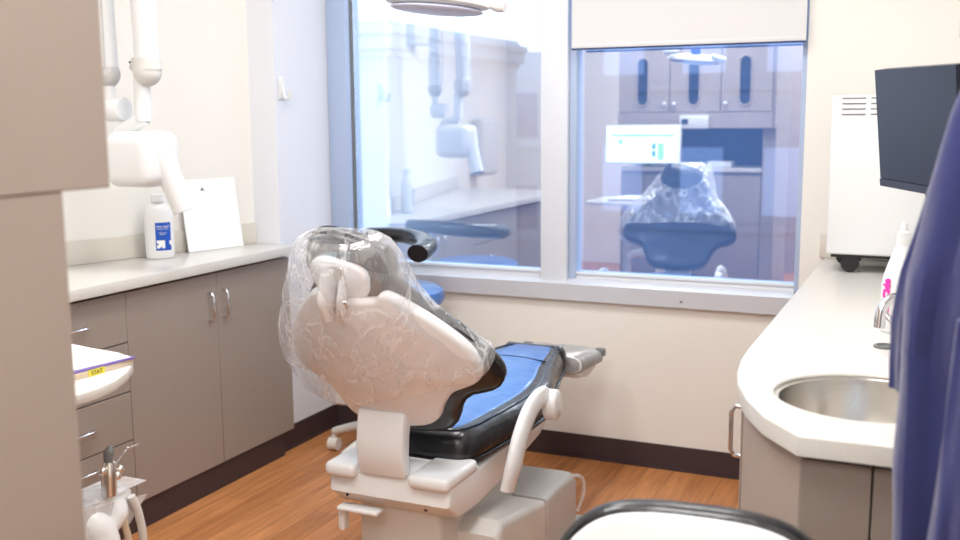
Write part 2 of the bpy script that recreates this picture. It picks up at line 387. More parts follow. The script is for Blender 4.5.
# display cabinet: its side fills the left foreground, its slit-windowed front is mirrored in the glass
DY, DX, DL = -2.906, 1.512, .444
t = thing('display_cabinet', 'large taupe cabinet in the left foreground, its slit-windowed front mirrored in glass', 'cabinet', (.8, -3.3, 0))
obj('upper_body', box(newbm(), (DL, -3.6, 1.338), (DX - .02, DY - .021, 2.45), .002, 1), M['taupe'], t)
obj('end_panel', box(newbm(), (DX - .0195, -3.6, 1.336), (DX, DY, 2.45), .002, 1), M['taupe'], t)
obj('valance', box(newbm(), (DL, DY - .02, 1.338), (DX - .021, DY, 1.444), .002, 1), M['taupe2'], t)
def slit(x0, x1):
    d = obj('door', box(newbm(), (x0 + .002, DY - .02, 1.448), (x1 - .002, DY, 2.45), .002, 1), M['taupe2'], t)
    xc = (x0 + x1) / 2 - .01; o_ = []; q = .04
    for k in range(13): a = PI * k / 12; o_.append((xc + q * math.cos(a), 1.775 + q * math.sin(a)))
    for k in range(13): a = PI + PI * k / 12; o_.append((xc + q * math.cos(a), 1.53 + q * math.sin(a)))
    obj('window_slot', prism(newbm(), o_, DY + .0005, DY + .003, axes='xz'), M['darkglass'], d)
    fr = newbm(); tube(fr, [(x, DY + .003, z) for x, z in o_] + [(o_[0][0], DY + .003, o_[0][1])], .006, 8, sm=False); obj('slot_frame', fr, M['taupe2'], d)
    obj('knob', ball(newbm(), (x0 + .032 if x0 > .7 else x1 - .032, DY + .012, 1.503), .013), M['white'], d)
for a_, b_ in ((.446, .806), (.806, 1.152), (1.152, DX - .021)): slit(a_, b_)
obj('side_panel', box(newbm(), (DX - .09, -3.6, 0.0), (DX - .002, DY - .080, 1.336), .002, 1), M['taupe'], t)
obj('niche_back', box(newbm(), (DL, -3.4, 1.07), (DX - .092, -3.38, 1.336)), M['niche'], t, smooth=False)
obj('shelf_top', box(newbm(), (DL, -3.4, 1.04), (DX - .092, DY - .07, 1.069), .003), M['counter'], t)
obj('lower_body', box(newbm(), (DL, -3.6, 0), (DX - .092, DY - .10, 1.038), .002), M['taupe'], t)
for a_, b_ in ((DL + .003, .69), (.695, .97), (.975, DX - .094)): obj('lower_door', box(newbm(), (a_, DY - .099, .1), (b_, DY - .08, 1.02), .002), M['taupe'], t)
t = thing('dispenser_box', 'small white box with dark display below the mirrored slit windows', 'dispenser', (1.0, DY, 1.38))
obj('case', box(newbm(), (.885, DY + .002, 1.335), (1.08, DY + .04, 1.425), .008), M['white'], t); obj('display', box(newbm(), (.90, DY + .041, 1.365), (.945, DY + .043, 1.40)), M['darkglass'], t)
bm = box(newbm(), (1.05, -3.16, 1.07), (1.21, -3.03, 1.11), .004); tag(obj('paper_tray', bm, M['paper']), 'white paper tray on the shelf of the mirrored cabinet', 'tray')
t = thing('computer_monitor', 'lit computer screen with charts mirrored in the right window', 'monitor', (.65, -2.78, 1.1))
obj('screen', box(newbm(), (.415, -2.741, 1.112), (.915, -2.734, 1.352), .002), M['lit'], t)
obj('housing', box(newbm(), (.402, -2.77, 1.10), (.928, -2.742, 1.364), .006), M['white2'], t)
obj('bracket', tube(newbm(), [(.62, -2.771, 1.2), (.62, -2.98, 1.2), (.62, -3.1, 1.1), (.62, -3.1, 1.071)], .015, 10, sm=False), M['black'], t)
bm = newbm(); box(bm, (.775, -2.7335, 1.13), (.815, -2.7325, 1.24)); obj('green_block', bm, M['lg'], t, smooth=False)
bm = newbm(); box(bm, (.50, -2.7335, 1.235), (.53, -2.7325, 1.265)); obj('green_block', bm, M['lg'], t, smooth=False)
for a_, b_ in ((.775, 1.17), (.775, 1.22)): obj('blue_block', box(newbm(), (.735, -2.7335, b_ - .02), (.76, -2.7325, b_ + .02)), M['lb'], t, smooth=False)
obj('blue_block', box(newbm(), (.45, -2.7335, 1.288), (.88, -2.7325, 1.298)), M['lb'], t, smooth=False)

# rounded work surface attached to the tall unit
cx, cy = .43, -2.205
pts = [(.975, -2.60), (.985, -2.50), (.985, -2.43), (.972, -2.37), (.940, -2.30), (.90, -2.24), (.85, -2.192), (.79, -2.165), (.72, -2.155), (.52, -2.155), (.46, -2.17), (.44, -2.22), (.44, -2.60)]
bm = prism(newbm(), pts, .862, .885, .004)
tray_bm = bm

# chart folder with papers on it
t = thing('chart_folder', 'stack of patient papers in a folder with purple edge and yellow tab', 'folder', (.78, -2.35, .886))
def quad_stack(c0, c1, c2, c3, z0, z1): return prism(newbm(), [c0, c1, c2, c3], z0, z1, 0)
obj('folder_cover', quad_stack((.895, -2.50), (.905, -2.245), (.60, -2.19), (.64, -2.49), .8855, .898), M['manila'], t, smooth=False)
obj('purple_sheet', quad_stack((.885, -2.50), (.910, -2.242), (.60, -2.185), (.64, -2.48), .8985, .901), M['purple'], t, smooth=False)
obj('top_paper', quad_stack((.865, -2.51), (.903, -2.25), (.58, -2.185), (.63, -2.50), .9015, .904), M['paper'], t, smooth=False)
d = Vector((.01, .255, 0)).normalized(); nt_ = Vector((.255, -.01, 0)).normalized(); tc = Vector((.895, -2.50, .892)) + d * .150 + nt_ * .0012
bm = box(newbm(), (-.022, -.0075, -.0006), (.022, .0075, .0006), rot=basis(d, nt_), at=tc)
tb = obj('index_tab', bm, M['yellow'], t, smooth=False)
obj('lettering', text_bm('STAT', .013, tc + nt_ * .001, basis(d, nt_), .0003), M['ink'], tb, smooth=False)

# things on the left counter: bottle
bx, by = -.172, -.935
t = thing('alcohol_bottle', 'white plastic bottle with a blue label on the left counter', 'bottle', (bx, by, .9))
ang = math.atan2(-3.95 - by, 2.53 - bx) + PI / 2 + .12
RB = Matrix.Rotation(ang, 4, 'Z')
bm = lathe(newbm(), [(0, .0), (.048, .0), (.052, .004), (.053, .02), (.053, .15), (.051, .17), (.044, .19), (.032, .205), (.022, .213), (.02, .216), (0, .216)], (bx, by, .901), 32, RB, (1, .6, 1))
obj('body', bm, M['bottle'], t)
bm = lathe(newbm(), [(0, 0), (.022, 0), (.022, .026), (.0205, .028), (0, .028)], (bx, by, 1.1165), 24, None, (1.18, 1.18, 1)); obj('cap', bm, M['white'], t)
# curved label panel
bm = newbm(); vs = []
def lab(u, z, r=.0537): return Vector((bx, by, .901)) + RB @ Vector((r * math.sin(u), -r * .6 * math.cos(u), z))
for i in range(13):
    u = -.35 + i / 12 * 1.15; vs.append((bm.verts.new(lab(u, .032)), bm.verts.new(lab(u, .138))))
for a_, b_ in zip(vs, vs[1:]): bm.faces.new((a_[0], b_[0], b_[1], a_[1]))
lb = obj('label_panel', bm, M['lblue'], t)
bm = newbm()
NB = RB @ Vector((0, -1, 0)); XB = RB @ Vector((1, 0, 0))
RL = basis(XB + .0 * NB, NB)
for s_, z_, sz, w_ in (('isopropyl', .124, .0125, .0), ('rubbing alcohol', .114, .0068, 0), ('70% first aid', .1, .006, 0), ('antiseptic', .094, .006, 0)):
    merge(bm, text_bm(s_, sz, lab(.14, z_, .0545) + NB * .0012, basis(XB * .97 - NB * -.12, NB), .0003))
def upmark(bm, c, s):
    # slanted arrow inside a soft square (the shop mark)
    pl = [(-.5, -.5), (-.15, -.5), (.12, -.22), (.12, -.5), (.5, -.5), (.5, .5), (-.5, .5), (-.5, .12), (-.22, .12), (-.5, -.16)]
    b = newbm(); vs = [b.verts.new(c + XB * (x * s) + Vector((0, 0, 1)) * (y * s)) for x, y in pl]; b.faces.new(vs); merge(bm, b)
upmark(bm, lab(.0, .056, .0545) + NB * .0012, .03)
b2 = newbm(); vs = [b2.verts.new(lab(.72, .06, .0545) + NB * .002 + XB * (x * .009) + Vector((0, 0, y * .018))) for x, y in ((-.5, -.2), (0, -.5), (.5, -.5), (.5, .5), (-.5, .5))]; b2.faces.new(vs); merge(bm, b2)
obj('lettering', bm, M['paper'], lb, smooth=False)

# white sheet leaning on the backsplash
t = thing('paper_sheet', 'blank white sheet leaning upright against the wall on the left counter', 'paper', (-.2, -.6, .9))
A = Vector((-.180, -.765, .9012)); Bq = Vector((-.112, -.505, .9012)); up = Vector((-.030, -.006, .285))
bm = newbm(); vs = []
for th in (0, .0012):
    o_ = Vector((th, 0, 0)); vs += [bm.verts.new(p + o_) for p in (A, Bq, Bq + up, A + up + Vector((0, -.0, 0)))]
for q in ((0, 1, 2, 3), (4, 5, 6, 7), (0, 1, 5, 4), (1, 2, 6, 5), (2, 3, 7, 6), (3, 0, 4, 7)): bm.faces.new([vs[k] for k in q])
bmesh.ops.recalc_face_normals(bm, faces=bm.faces[:]); obj('sheet', bm, M['paper'], t, smooth=False)
c = A + (Bq - A) * .38 + up * .86 + Vector((.003, 0, 0)); e = (Bq - A).normalized()
bm = newbm()
for pl in (((-.008, -.006), (.004, -.006), (.002, .010)), ((.004, -.004), (.012, -.008), (.008, 0))):
    bm.faces.new([bm.verts.new(c + e * x + up.normalized() * y) for x, y in pl])
obj('printed_mark', bm, M['ink'], t, smooth=False)

# ------------------------------------------------------------------ dental x-ray unit on the left wall
t = thing('xray_machine', 'white articulated dental x-ray arm and head above the left counter', 'x-ray machine', (-.3, -1.2, 1.9))
def T_(name, pts, r, m='white', par=t, **k): return obj(name, tube(newbm(), pts, r, 18, **k), M[m], par)
obj('wall_mount', box(newbm(), (WX(-1.5) + .002, -1.58, 1.85), (-.33, -1.36, 2.3), .02, 3), M['white'], t)
T_('arm', [(-.34, -1.46, 2.2), (-.12, -1.2, 2.24)], .03, sm=False)
T_('forearm', [(-.125, -1.2, 2.23), (-.125, -1.2, 1.60)], [.026, .036], sm=False)
bm = ball(newbm(), (-.125, -1.2, 1.58), .042, (1, 1, 1.1)); obj('elbow_joint', bm, M['grey'], t)
T_('link', [(-.125, -1.2, 1.56), (-.12, -1.2, 1.47)], .02, sm=False)
bm = lathe(newbm(), [(0, -.045), (.04, -.045), (.042, -.04), (.042, .03), (.038, .036), (0, .036)], (-.095, -1.2, 1.46), 24, Matrix.Rotation(PI / 2, 4, 'Y')); obj('pivot_drum', bm, M['white'], t)
T_('forearm', [(.045, -1.2, 2.24), (.052, -1.2, 1.63)], [.052, .04], sm=False)
T_('arm', [(-.12, -1.2, 2.24), (.045, -1.2, 2.24)], .034, sm=False)
bm = ball(newbm(), (.05, -1.2, 1.585), .05, (.95, 1, 1)); lathe(bm, [(0, 0), (.05, 0), (.05, .04), (0, .04)], (.05, -1.2, 1.59)); obj('elbow_joint', bm, M['lgrey'], t)
bm = ball(newbm(), (.004, -1.215, 1.6), .014); obj('cover_button', bm, M['lgrey'], t)
bm = ball(newbm(), (.016, -1.243, 1.615), .004); obj('screw', bm, M['ink'], t)
T_('drop_tube', [(.025, -1.2, 1.56), (.02, -1.2, 1.42)], .028, sm=False)
# yoke
bm = newbm(); tube(bm, [(.03, -1.2, 1.43), (-.015, -1.21, 1.405), (-.075, -1.21, 1.38), (-.098, -1.21, 1.33), (-.1, -1.21, 1.24)], .026, 14, flat=(1, .75)); obj('yoke', bm, M['white'], t)
bm = box(newbm(), (-.095, -1.29, 1.195), (.112, -1.11, 1.385), .045, 5); h = obj('tube_head', bm, M['white'], t)
cd = (Vector((.152, -1.165, 1.115)) - Vector((.075, -1.2, 1.33))).normalized()
bm = newbm(); tube(bm, [Vector((.075, -1.2, 1.33)) + cd * s for s in (0, .06, .1, .235)], [.055, .048, .040, .040], 24, sm=False, cap=False)
h2 = obj('collimator_cone', bm, M['white'], t)
bm = newbm(); tube(bm, [Vector((.075, -1.2, 1.33)) + cd * s for s in (.150, .2255)], .0375, 24, sm=False); obj('cone_opening', bm, M['tip'], h2)
bm = newbm(); tube(bm, [(-.098, -1.24, 1.9), (-.095, -1.243, 1.75), (-.1, -1.24, 1.6)], .003, 6); obj('cable', bm, M['grey'], t)

# ------------------------------------------------------------------ delivery unit (bottom left)
t = thing('delivery_unit', 'white dental delivery unit with round-edged tray, plastic sleeve and hoses at lower left', 'dental unit', (.7, -2.42, 0))
obj('tray', tray_bm, M['counter'], t)
obj('base', lathe(newbm(), [(0, 0), (.2, 0), (.2, .03), (.06, .06), (0, .06)], (.66, -2.42, 0.001), 28), M['grey'], t)
T_('column', [(.66, -2.42, .05), (.66, -2.42, .861)], .03, 'grey', t, sm=False)
bm = newbm(); tube(bm, [(.66, -2.42, .50), (.74, -2.40, .54), (.86, -2.37, .53)], .026, 14); obj('support_arm', bm, M['white'], t)
bm = newbm(); prism(bm, [(.80, -2.43), (.900, -2.43), (.900, -2.27), (.80, -2.25)], .562, .606, .008, 3); obj('holder_tray', bm, M['white'], t)
bm = newbm(); tube(bm, [(.87, -2.40, .575), (.89, -2.375, .545), (.905, -2.37, .50), (.905, -2.385, .45)], [.03, .042, .04, .03], 18); obj('handpiece_holder', bm, M['white'], t)
bm = newbm(); tube(bm, [(.89, -2.31, .585), (.90, -2.315, .56), (.90, -2.34, .535)], [.022, .024, .018], 16); obj('handpiece_holder', bm, M['white'], t)
bm = newbm(); tube(bm, [(.9, -2.372, .47), (.91, -2.39, .40), (.91, -2.38, .34)], [.034, .038, .034], 16); obj('handpiece_holder', bm, M['white'], t)
bm = newbm()
prism(bm, [(.80, -2.43), (.905, -2.43), (.905, -2.225), (.84, -2.225)], .607, .6085)
prism(bm, [(-2.43, .607), (-2.225, .575), (-2.285, .525), (-2.32, .54), (-2.42, .565)], .903, .9045, axes='yz')
prism(bm, [(-2.43, .607), (-2.41, .565), (-2.375, .44), (-2.40, .44)], .908, .9095, axes='yz')
obj('plastic_sleeve', bm, M['bag'], t, smooth=False)
bm = newbm(); tube(bm, [(.91, -2.28, .59), (.915, -2.265, .54), (.91, -2.255, .45), (.86, -2.26, .25), (.72, -2.36, .07)], .0095, 10); obj('hose', bm, M['lgrey'], t)
bm = newbm(); tube(bm, [(.90, -2.31, .57), (.905, -2.30, .53), (.90, -2.29, .45), (.84, -2.30, .24), (.72, -2.38, .08)], .008, 10); obj('hose', bm, M['manila'], t)
t = thing('air_water_syringe', 'chrome angled syringe handpiece standing in the lower left unit', 'dental tool', (.9, -2.33, .61))
bm = newbm(); tube(bm, [(.90, -2.335, .610), (.90, -2.332, .66), (.90, -2.33, .685)], [.016, .017, .012], 14); ball(bm, (.905, -2.305, .66), .010); ball(bm, (.905, -2.355, .672), .010); ball(bm, (.905, -2.315, .648), .011); obj('body', bm, M['steel'], t)
bm = newbm(); tube(bm, [(.90, -2.332, .683), (.90, -2.328, .705), (.90, -2.32, .717)], [.010, .012, .006], 10); obj('lever', bm, M['tip'], t)
bm = newbm(); tube(bm, [(.905, -2.335, .668), (.905, -2.277, .70), (.905, -2.243, .700)], [.004, .0022, .0018], 8, sm=False); ball(bm, (.905, -2.277, .70), .0045); obj('nozzle', bm, M['chrome'], t)

# ------------------------------------------------------------------ DENTAL CHAIR
CX = 1.2
chair = thing('dental_chair', 'reclined dental chair with cream shell, black and blue upholstery and white base', 'dental chair', (CX, -1.1, 0))
B0 = Vector((CX, -1.47, .50)); EW = Vector((0, -.485, .875)); EN = Vector((0, .875, .485))
def plane(u, w, n=0):
    n2 = n + .55 * u * u        # the back wraps forward at its sides
    return B0 + Vector((u, 0, 0)) + EW * w + EN * n2
def symm(half, k=1.0):
    return half + [(-u * k, w) for u, w in reversed(half) if abs(u) > 1e-4]
white_h = [(0, .145), (.098, .152), (.143, .178), (.166, .222), (.20, .268), (.24, .285), (.268, .297), (.288, .322), (.29, .356), (.274, .416), (.222, .493), (.165, .555), (.112, .598), (.085, .596), (.067, .582), (0, .58)]
black_h = [(0, .090), (.10, .092), (.148, .108), (.176, .142), (.192, .184), (.22, .222), (.262, .232), (.296, .240), (.318, .265), (.319, .30), (.298, .355), (.242, .443), (.172, .53), (.12, .597), (.09, .625), (.05, .634), (0, .634)]
def dense(pts, n=3):
    P = [Vector((u, w, 0)) for u, w in pts] ; out = []; m = len(P)
    for i in range(m):
        p0, p1, p2, p3 = P[i - 1], P[i], P[(i + 1) % m], P[(i + 2) % m]
        for k in range(n):
            t_ = k / n
            v = .5 * ((2 * p1) + (p2 - p0) * t_ + (2 * p0 - 5 * p1 + 4 * p2 - p3) * t_ * t_ + (-p0 + 3 * p1 - 3 * p2 + p3) * t_ ** 3)
            out.append((v.x, v.y))
    return out
def pillow(pts, f, n0, n1, rad, c=(0, .38), rings=7, puff=0.0, crown0=0.0):
    """closed slab with rounded rim following outline pts; f maps (u,w,n) to space."""
    b = newbm(); L_ = []
    m = len(pts); cu, cw = c
    nr = []
    for i, (u, w) in enumerate(pts):     # inward normals
        a = pts[i - 1]; d = pts[(i + 1) % m]; tx, ty = d[0] - a[0], d[1] - a[1]; l = math.hypot(tx, ty) or 1
        nr.append((-ty / l, tx / l))
    area = sum(pts[i - 1][0] * pts[i][1] - pts[i][0] * pts[i - 1][1] for i in range(m))
    sg = 1 if area > 0 else -1
    steps = []
    mid = (n0 + n1) / 2; hh = (n1 - n0) / 2
    for k in range(rings + 1):
        a = -PI / 2 + PI * k / rings; steps.append((rad * (1 - math.cos(a)), mid + hh * math.sin(a)))
    def ring(inset, n, sc=1.0, pf=0):
        out = []
        for (u, w), (nx, ny) in zip(pts, nr):
            uu = u + nx * inset * sg; ww = w + ny * inset * sg
            uu = cu + (uu - cu) * sc; ww = cw + (ww - cw) * sc
            out.append(b.verts.new(f(uu, ww, n + pf)))
        return out
    inner = [.75, .5, .25]
    seq = [ring(rad, n0, s, crown0 * (1 - s * s)) for s in reversed(inner)] + [ring(i_, n_) for i_, n_ in steps] + [ring(rad, n1, s, puff * (1 - s * s)) for s in inner]
    for r0, r1 in zip(seq, seq[1:]):
        for k in range(m): b.faces.new((r0[k], r0[(k + 1) % m], r1[(k + 1) % m], r1[k]))
    for r_, s_ in ((seq[0], n0 + crown0), (seq[-1], n1 + puff)):
        cv = b.verts.new(f(cu, cw, s_))
        for k in range(m): b.faces.new((r_[k], r_[(k + 1) % m], cv))
    bmesh.ops.recalc_face_normals(b, faces=b.faces[:]); return b
W_ = dense(symm(white_h, .92)); K_ = dense(symm(black_h, .99))
obj('back_shell', pillow(W_, plane, -.07, -.035, .012, c=(0, .36), crown0=-.02), M['shell'], chair)
bc = obj('back_cushion', pillow(K_, plane, -.036, .022, .026, c=(0, .36), puff=.01), M['vinyl'], chair)
# piping along the cushion rim
bm = newbm(); tube(bm, [plane(u * .985, .36 + (w - .36) * .985, -.020) for u, w in K_[::2]] + [plane(K_[0][0], K_[0][1] + .003, -.020)], .006, 8, sm=False); obj('piping', bm, M['black'], bc)
# support post / strap at the rear
bm = newbm(); 
pts_y = [(-1.645, .645), (-1.655, .60), (-1.66, .55), (-1.655, .50), (-1.64, .465), (-1.61, .465), (-1.615, .52), (-1.61, .58), (-1.59, .655)]
prism(bm, pts_y, CX - .083, CX + .060, .008, 3, axes='yz'); obj('back_post', bm, M['white'], chair)
# headrest: cushion, shell, bracket
def hplane(u, w, n):
    w -= .07; ca_, sa_ = math.cos(-.26), math.sin(-.26); u, w = u * ca_ - w * sa_, u * sa_ + w * ca_; w += .07
    return Vector((CX - .025, -1.755, .985)) + Vector((u, 0, 0)) + Vector((0, -.30, .954)) * w + Vector((0, .954, .30)) * n
hout = [(0, -.02), (.07, -.015), (.115, .02), (.128, .07), (.118, .12), (.085, .150), (0, .158)]
hd = dense(symm(hout)); hc = obj('headrest', pillow(hd, hplane, -.01, .07, .035, c=(0, .07), puff=.01), M['vinyl'], chair)
hs = [(0, 0), (.045, .0), (.078, .03), (.085, .07), (.06, .10), (0, .105)]
obj('headrest_shell', pillow(dense(symm(hs)), hplane, -.04, -.011, .012, c=(0, .06), crown0=-.012), M['shell'], hc)
bm = newbm(); tube(bm, [hplane(-.02, .075, -.055), hplane(-.01, 0.02, -.07), hplane(.0, -.035, -.062)], [.026, .034, .028], 14, flat=(.55, 1.2)); tube(bm, [hplane(.02, .07, -.055), hplane(.03, .02, -.07), hplane(.025, -.03, -.06)], [.012, .02, .02], 14, flat=(.6, 1)); obj('headrest_bracket', bm, M['shell'], hc)
bm = newbm(); box(bm, (-.022, -.004, -.05), (.022, .004, .05), .002, rot=basis((1, 0, 0), EW), at=plane(-.02, .62, -.05)); obj('slide_bar', bm, M['steel'], chair)
bm = newbm(); box(bm, (-.03, -.006, -.012), (.03, .006, .012), .002, rot=basis((1, 0, 0), EW), at=plane(-.02, .585, -.085)); obj('slide_socket', bm, M['steel'], chair)

# seat and leg rest
def seatz(y):
    pts_ = [(-1.55, .440), (-1.35, .442), (-1.1, .452), (-.9, .468), (-.7, .478), (-.5, .478)]
    for (a0, z0), (a1, z1) in zip(pts_, pts_[1:]):
        if y <= a1: k = max(0, (y - a0) / (a1 - a0)); return z0 + (z1 - z0) * k
    return pts_[-1][1]
def splane(u, w, n): return Vector((CX + u, w, seatz(w) + n))
seat_h = [(0, -1.50), (.09, -1.50), (.155, -1.49), (.185, -1.44), (.20, -1.34), (.222, -1.2), (.236, -1.05), (.22, -.92), (.182, -.8), (.152, -.68), (.128, -.58), (.105, -.515), (.07, -.50), (0, -.50)]
SD = dense(symm(seat_h))
sc_ = obj('seat_cushion', pillow(SD, splane, 0, .118, .045, c=(0, -1.0)), M['vinyl'], chair)
seat_in = [(u * .74, -1.0 + (w + 1.0) * .93) for u, w in seat_h]
obj('seat_top_panel', pillow(dense(symm(seat_in)), splane, .09, .1215, .02, c=(0, -1.0), puff=.006), M['blue'], sc_)
bm = newbm(); tube(bm, [splane(u * 1.0, w, .035) for u, w in SD[::2]] + [splane(*SD[0], .035)], .006, 8, sm=False); obj('piping', bm, M['vinyl'], sc_)
bm = newbm()
for k in (0.90,):
    tube(bm, [splane(u * .84, -1.0 + (w + 1.0) * .94, .117) for u, w in SD[::2]] + [splane(SD[0][0], -1 + (SD[0][1] + 1) * .94, .117)], .004, 6, sm=False)
tube(bm, [splane(-.13, -.76, .1215), splane(0, -.74, .124), splane(.13, -.76, .1215)], .003, 6)
obj('seam', bm, M['navyv'], sc_)
# leg-end cap and toe board
bm = newbm(); tube(bm, [(CX - .10, -.53, .55), (CX + .095, -.53, .55)], .05, 20, sm=False, flat=(1, .8)); ball(bm, (CX + .095, -.53, .55), .05, (.5, .8, 1)); ball(bm, (CX - .10, -.53, .55), .05, (.5, .8, 1)); obj('leg_bolster', bm, M['vinyl'], chair)
b = newbm(); R_ = []; n_ = 72
for i in range(n_ + 1):
    f0 = i / n_; y = -.485 + .27 * f0; k = (1 - .10 * f0) * (1 + .05 * (1 if (i // 2) % 2 else -1)) * (1 if 0 < i < n_ else .9)
    hw = .168 * (1 + (k - 1) * .5); hz = .040 * k; z = .522 - .025 * f0; ring = []
    for q in range(32):
        c_, s_ = superell(2 * PI * q / 32, 3.2); ring.append(b.verts.new((CX + hw * c_, y, z + hz * s_)))
    R_.append(ring)
for r0, r1 in zip(R_, R_[1:]):
    for q in range(32): b.faces.new((r0[q], r0[(q + 1) % 32], r1[(q + 1) % 32], r1[q]))
b.faces.new(R_[0]); b.faces.new(R_[-1]); bmesh.ops.recalc_face_normals(b, faces=b.faces[:])
toe = obj('toe_board', b, M['ribbed'], chair)
for q in (-1, 1): obj('corner_cap', box(newbm(), (CX + q * .15 - .02, -.225, .50), (CX + q * .15 + .02, -.2, .53), .006), M['tip'], chair)
bm = newbm(); prism(bm, [(-.48, .493), (-.24, .49), (-.28, .465), (-.36, .452), (-.46, .468)], CX - .15, CX + .15, .004, axes='yz'); obj('sleeve_skirt', bm, M['bag'], toe, smooth=False)

# white hinge housing below the back
bm = newbm(); prism(bm, [(-1.64, .40), (-1.63, .462), (-1.60, .482), (-1.46, .475), (-1.44, .455), (-1.2, .46), (-1.2, .37), (-1.45, .345), (-1.58, .352)], CX - .185, CX + .19, .012, 3, axes='yz'); obj('hinge_housing', bm, M['white'], chair)
bm = newbm(); box(bm, (CX - .19, -1.655, .445), (CX - .095, -1.5, .485), .014, 3); obj('housing_cap', bm, M['white'], chair)
bm = box(newbm(), (CX + .07, -1.655, .445), (CX + .193, -1.46, .483), .014, 3); obj('housing_cap', bm, M['white'], chair)
bm = newbm(); prism(bm, [(-1.2, .365), (-1.2, .462), (-1.0, .45), (-.90, .455), (-.85, .45), (-.95, .40)], CX - .17, CX + .185, .015, 3, axes='yz'); obj('seat_frame', bm, M['shell'], chair)
bm = newbm(); ball(bm, (CX + .10, -1.602, .372), .006); obj('bolt', bm, M['ink'], chair)
bm = ball(newbm(), (CX - .13, -1.632, .39), .004); obj('bolt', bm, M['ink'], chair)
bm = newbm(); box(bm, (CX - .16, -1.645, .343), (CX - .03, -1.60, .357), .006, 3); obj('release_lever', bm, M['white'], chair)
bm = newbm(); box(bm, (CX - .165, -1.63, .28), (CX - .145, -1.60, .345), .006, 3); obj('lever_tab', bm, M['white'], chair)
# lift column and base
bm = newbm(); prism(bm, [(-1.56, .0), (-1.56, .35), (-1.15, .37), (-1.0, .36), (-1.0, 0)], CX - .14, CX + .12, .02, 3, axes='yz'); obj('lift_column', bm, M['lgrey'], chair)
bm = newbm(); prism(bm, [(-1.45, .02), (-1.45, .255), (-1.40, .285), (-1.1, .235), (-1.05, .22), (-1.05, .02)], CX + .05, CX + .245, .022, 4, axes='yz'); obj('base_cover', bm, M['lgrey'], chair)
bm = newbm(); prism(bm, [(-1.045, .02), (-1.045, .225), (-.78, .225), (-.74, .19), (-.735, .02)], CX - .2, CX + .24, .022, 4, axes='yz'); obj('base_cover', bm, M['grey'], chair)
bm = newbm(); box(bm, (CX - .22, -1.5, .001), (CX + .275, -.66, .03), .012, 3); obj('base_plate', bm, M['grey'], chair)
bm = newbm(); tube(bm, [(CX + .20, -.76, .2), (CX + .245, -.72, .19), (CX + .25, -.70, .13), (CX + .23, -.71, .06)], .006, 8); obj('hose', bm, M['film2'], chair)
# armrests
for s in (1, -1):
    ax = CX + (.296 if s > 0 else -.25); dy = 0 if s > 0 else .30; dz = .003
    path = [(ax - s * .01, -1.475 + dy, .405 + dz), (ax, -1.455 + dy, .47 + dz), (ax, -1.41 + dy, .53 + dz), (ax, -1.35 + dy, .583 + dz), (ax, -1.29 + dy, .607 + dz), (ax, -1.23 + dy, .612 + dz), (ax, -1.19 + dy, .595 + dz)]
    bm = newbm(); tube(bm, path, [.036, .041, .042, .04, .036, .031, .028], 16, up=(1, 0, 0), flat=(.45, 1)); a_ = obj('armrest', bm, M['white'], chair)
    bm = lathe(newbm(), [(0, -.02), (.034, -.02), (.041, -.014), (.041, .014), (.034, .02), (0, .02)], (ax + s * .012, -1.18 + dy, .577), 24, Matrix.Rotation(PI / 2, 4, 'Y'), (1.15, 1, 1)); obj('arm_cap', bm, M['white'], a_)

# ------------------------------------------------------------------ plastic cover over the headrest and back
# w along the back, half width to camera right, half width to camera left, half depth
levels = [(.75, .085, .085, .03), (.742, .112, .115, .05), (.716, .130, .138, .066), (.66, .144, .172, .078), (.607, .153, .20, .086), (.553, .168, .235, .086), (.50, .20, .27, .086), (.43, .250, .315, .085), (.385, .288, .342, .084), (.36, .303, .352, .082), (.33, .306, .352, .082), (.31, .302, .34, .082)]
b = newbm(); rings = []; NS = 96
def lev(t_):
    k = min(int(t_), len(levels) - 2); f_ = t_ - k
    return [levels[k][j] * (1 - f_) + levels[k + 1][j] * f_ for j in range(4)]
NL = 60
for i in range(NL + 1):
    w, hwr, hwl, hd_ = lev(i / NL * (len(levels) - 1)); r_ = []
    for k in range(NS):
        a = 2 * PI * k / NS; cu_, cn = superell(a)
        u = (hwr if cu_ > 0 else hwl) * cu_; n = -.028 + hd_ * cn
        P = B0 + Vector((u, 0, 0)) + EW * w + EN * (n + .6 * u * u)
        P += EW * (max(0, i / NL - .6) / .4 * ((.18 * u if u > 0 else .28 * u) * (1 - cn) * .5 + .035 * cn))
        q = Vector((u * 7, w * 5, n * 7)); amp = .003 + .006 * min(1, i / 20)
        dsp = abs(noise.noise(q)) * 2 - .5 + .5 * noise.noise(q * 2.7) + .25 * math.sin(a * 9 + w * 14) * min(1, i / 25)
        P += (Vector((cu_, 0, 0)) + EN * cn) * (dsp * amp) + EW * (noise.noise(q * .8) * .006)
        if i == NL: P += EW * (.008 * math.sin(a * 5 + 1))
        r_.append(b.verts.new(P))
    rings.append(r_)
for r0, r1 in zip(rings, rings[1:]):
    for k in range(NS): b.faces.new((r0[k], r0[(k + 1) % NS], r1[(k + 1) % NS], r1[k]))
b.faces.new(rings[0])
o = obj('plastic_cover', b, M['film']); o.data.set_sharp_from_angle(angle=math.radians(180))
tag(o, 'clear crinkled plastic bag pulled over the dental chair headrest and back', 'plastic cover')
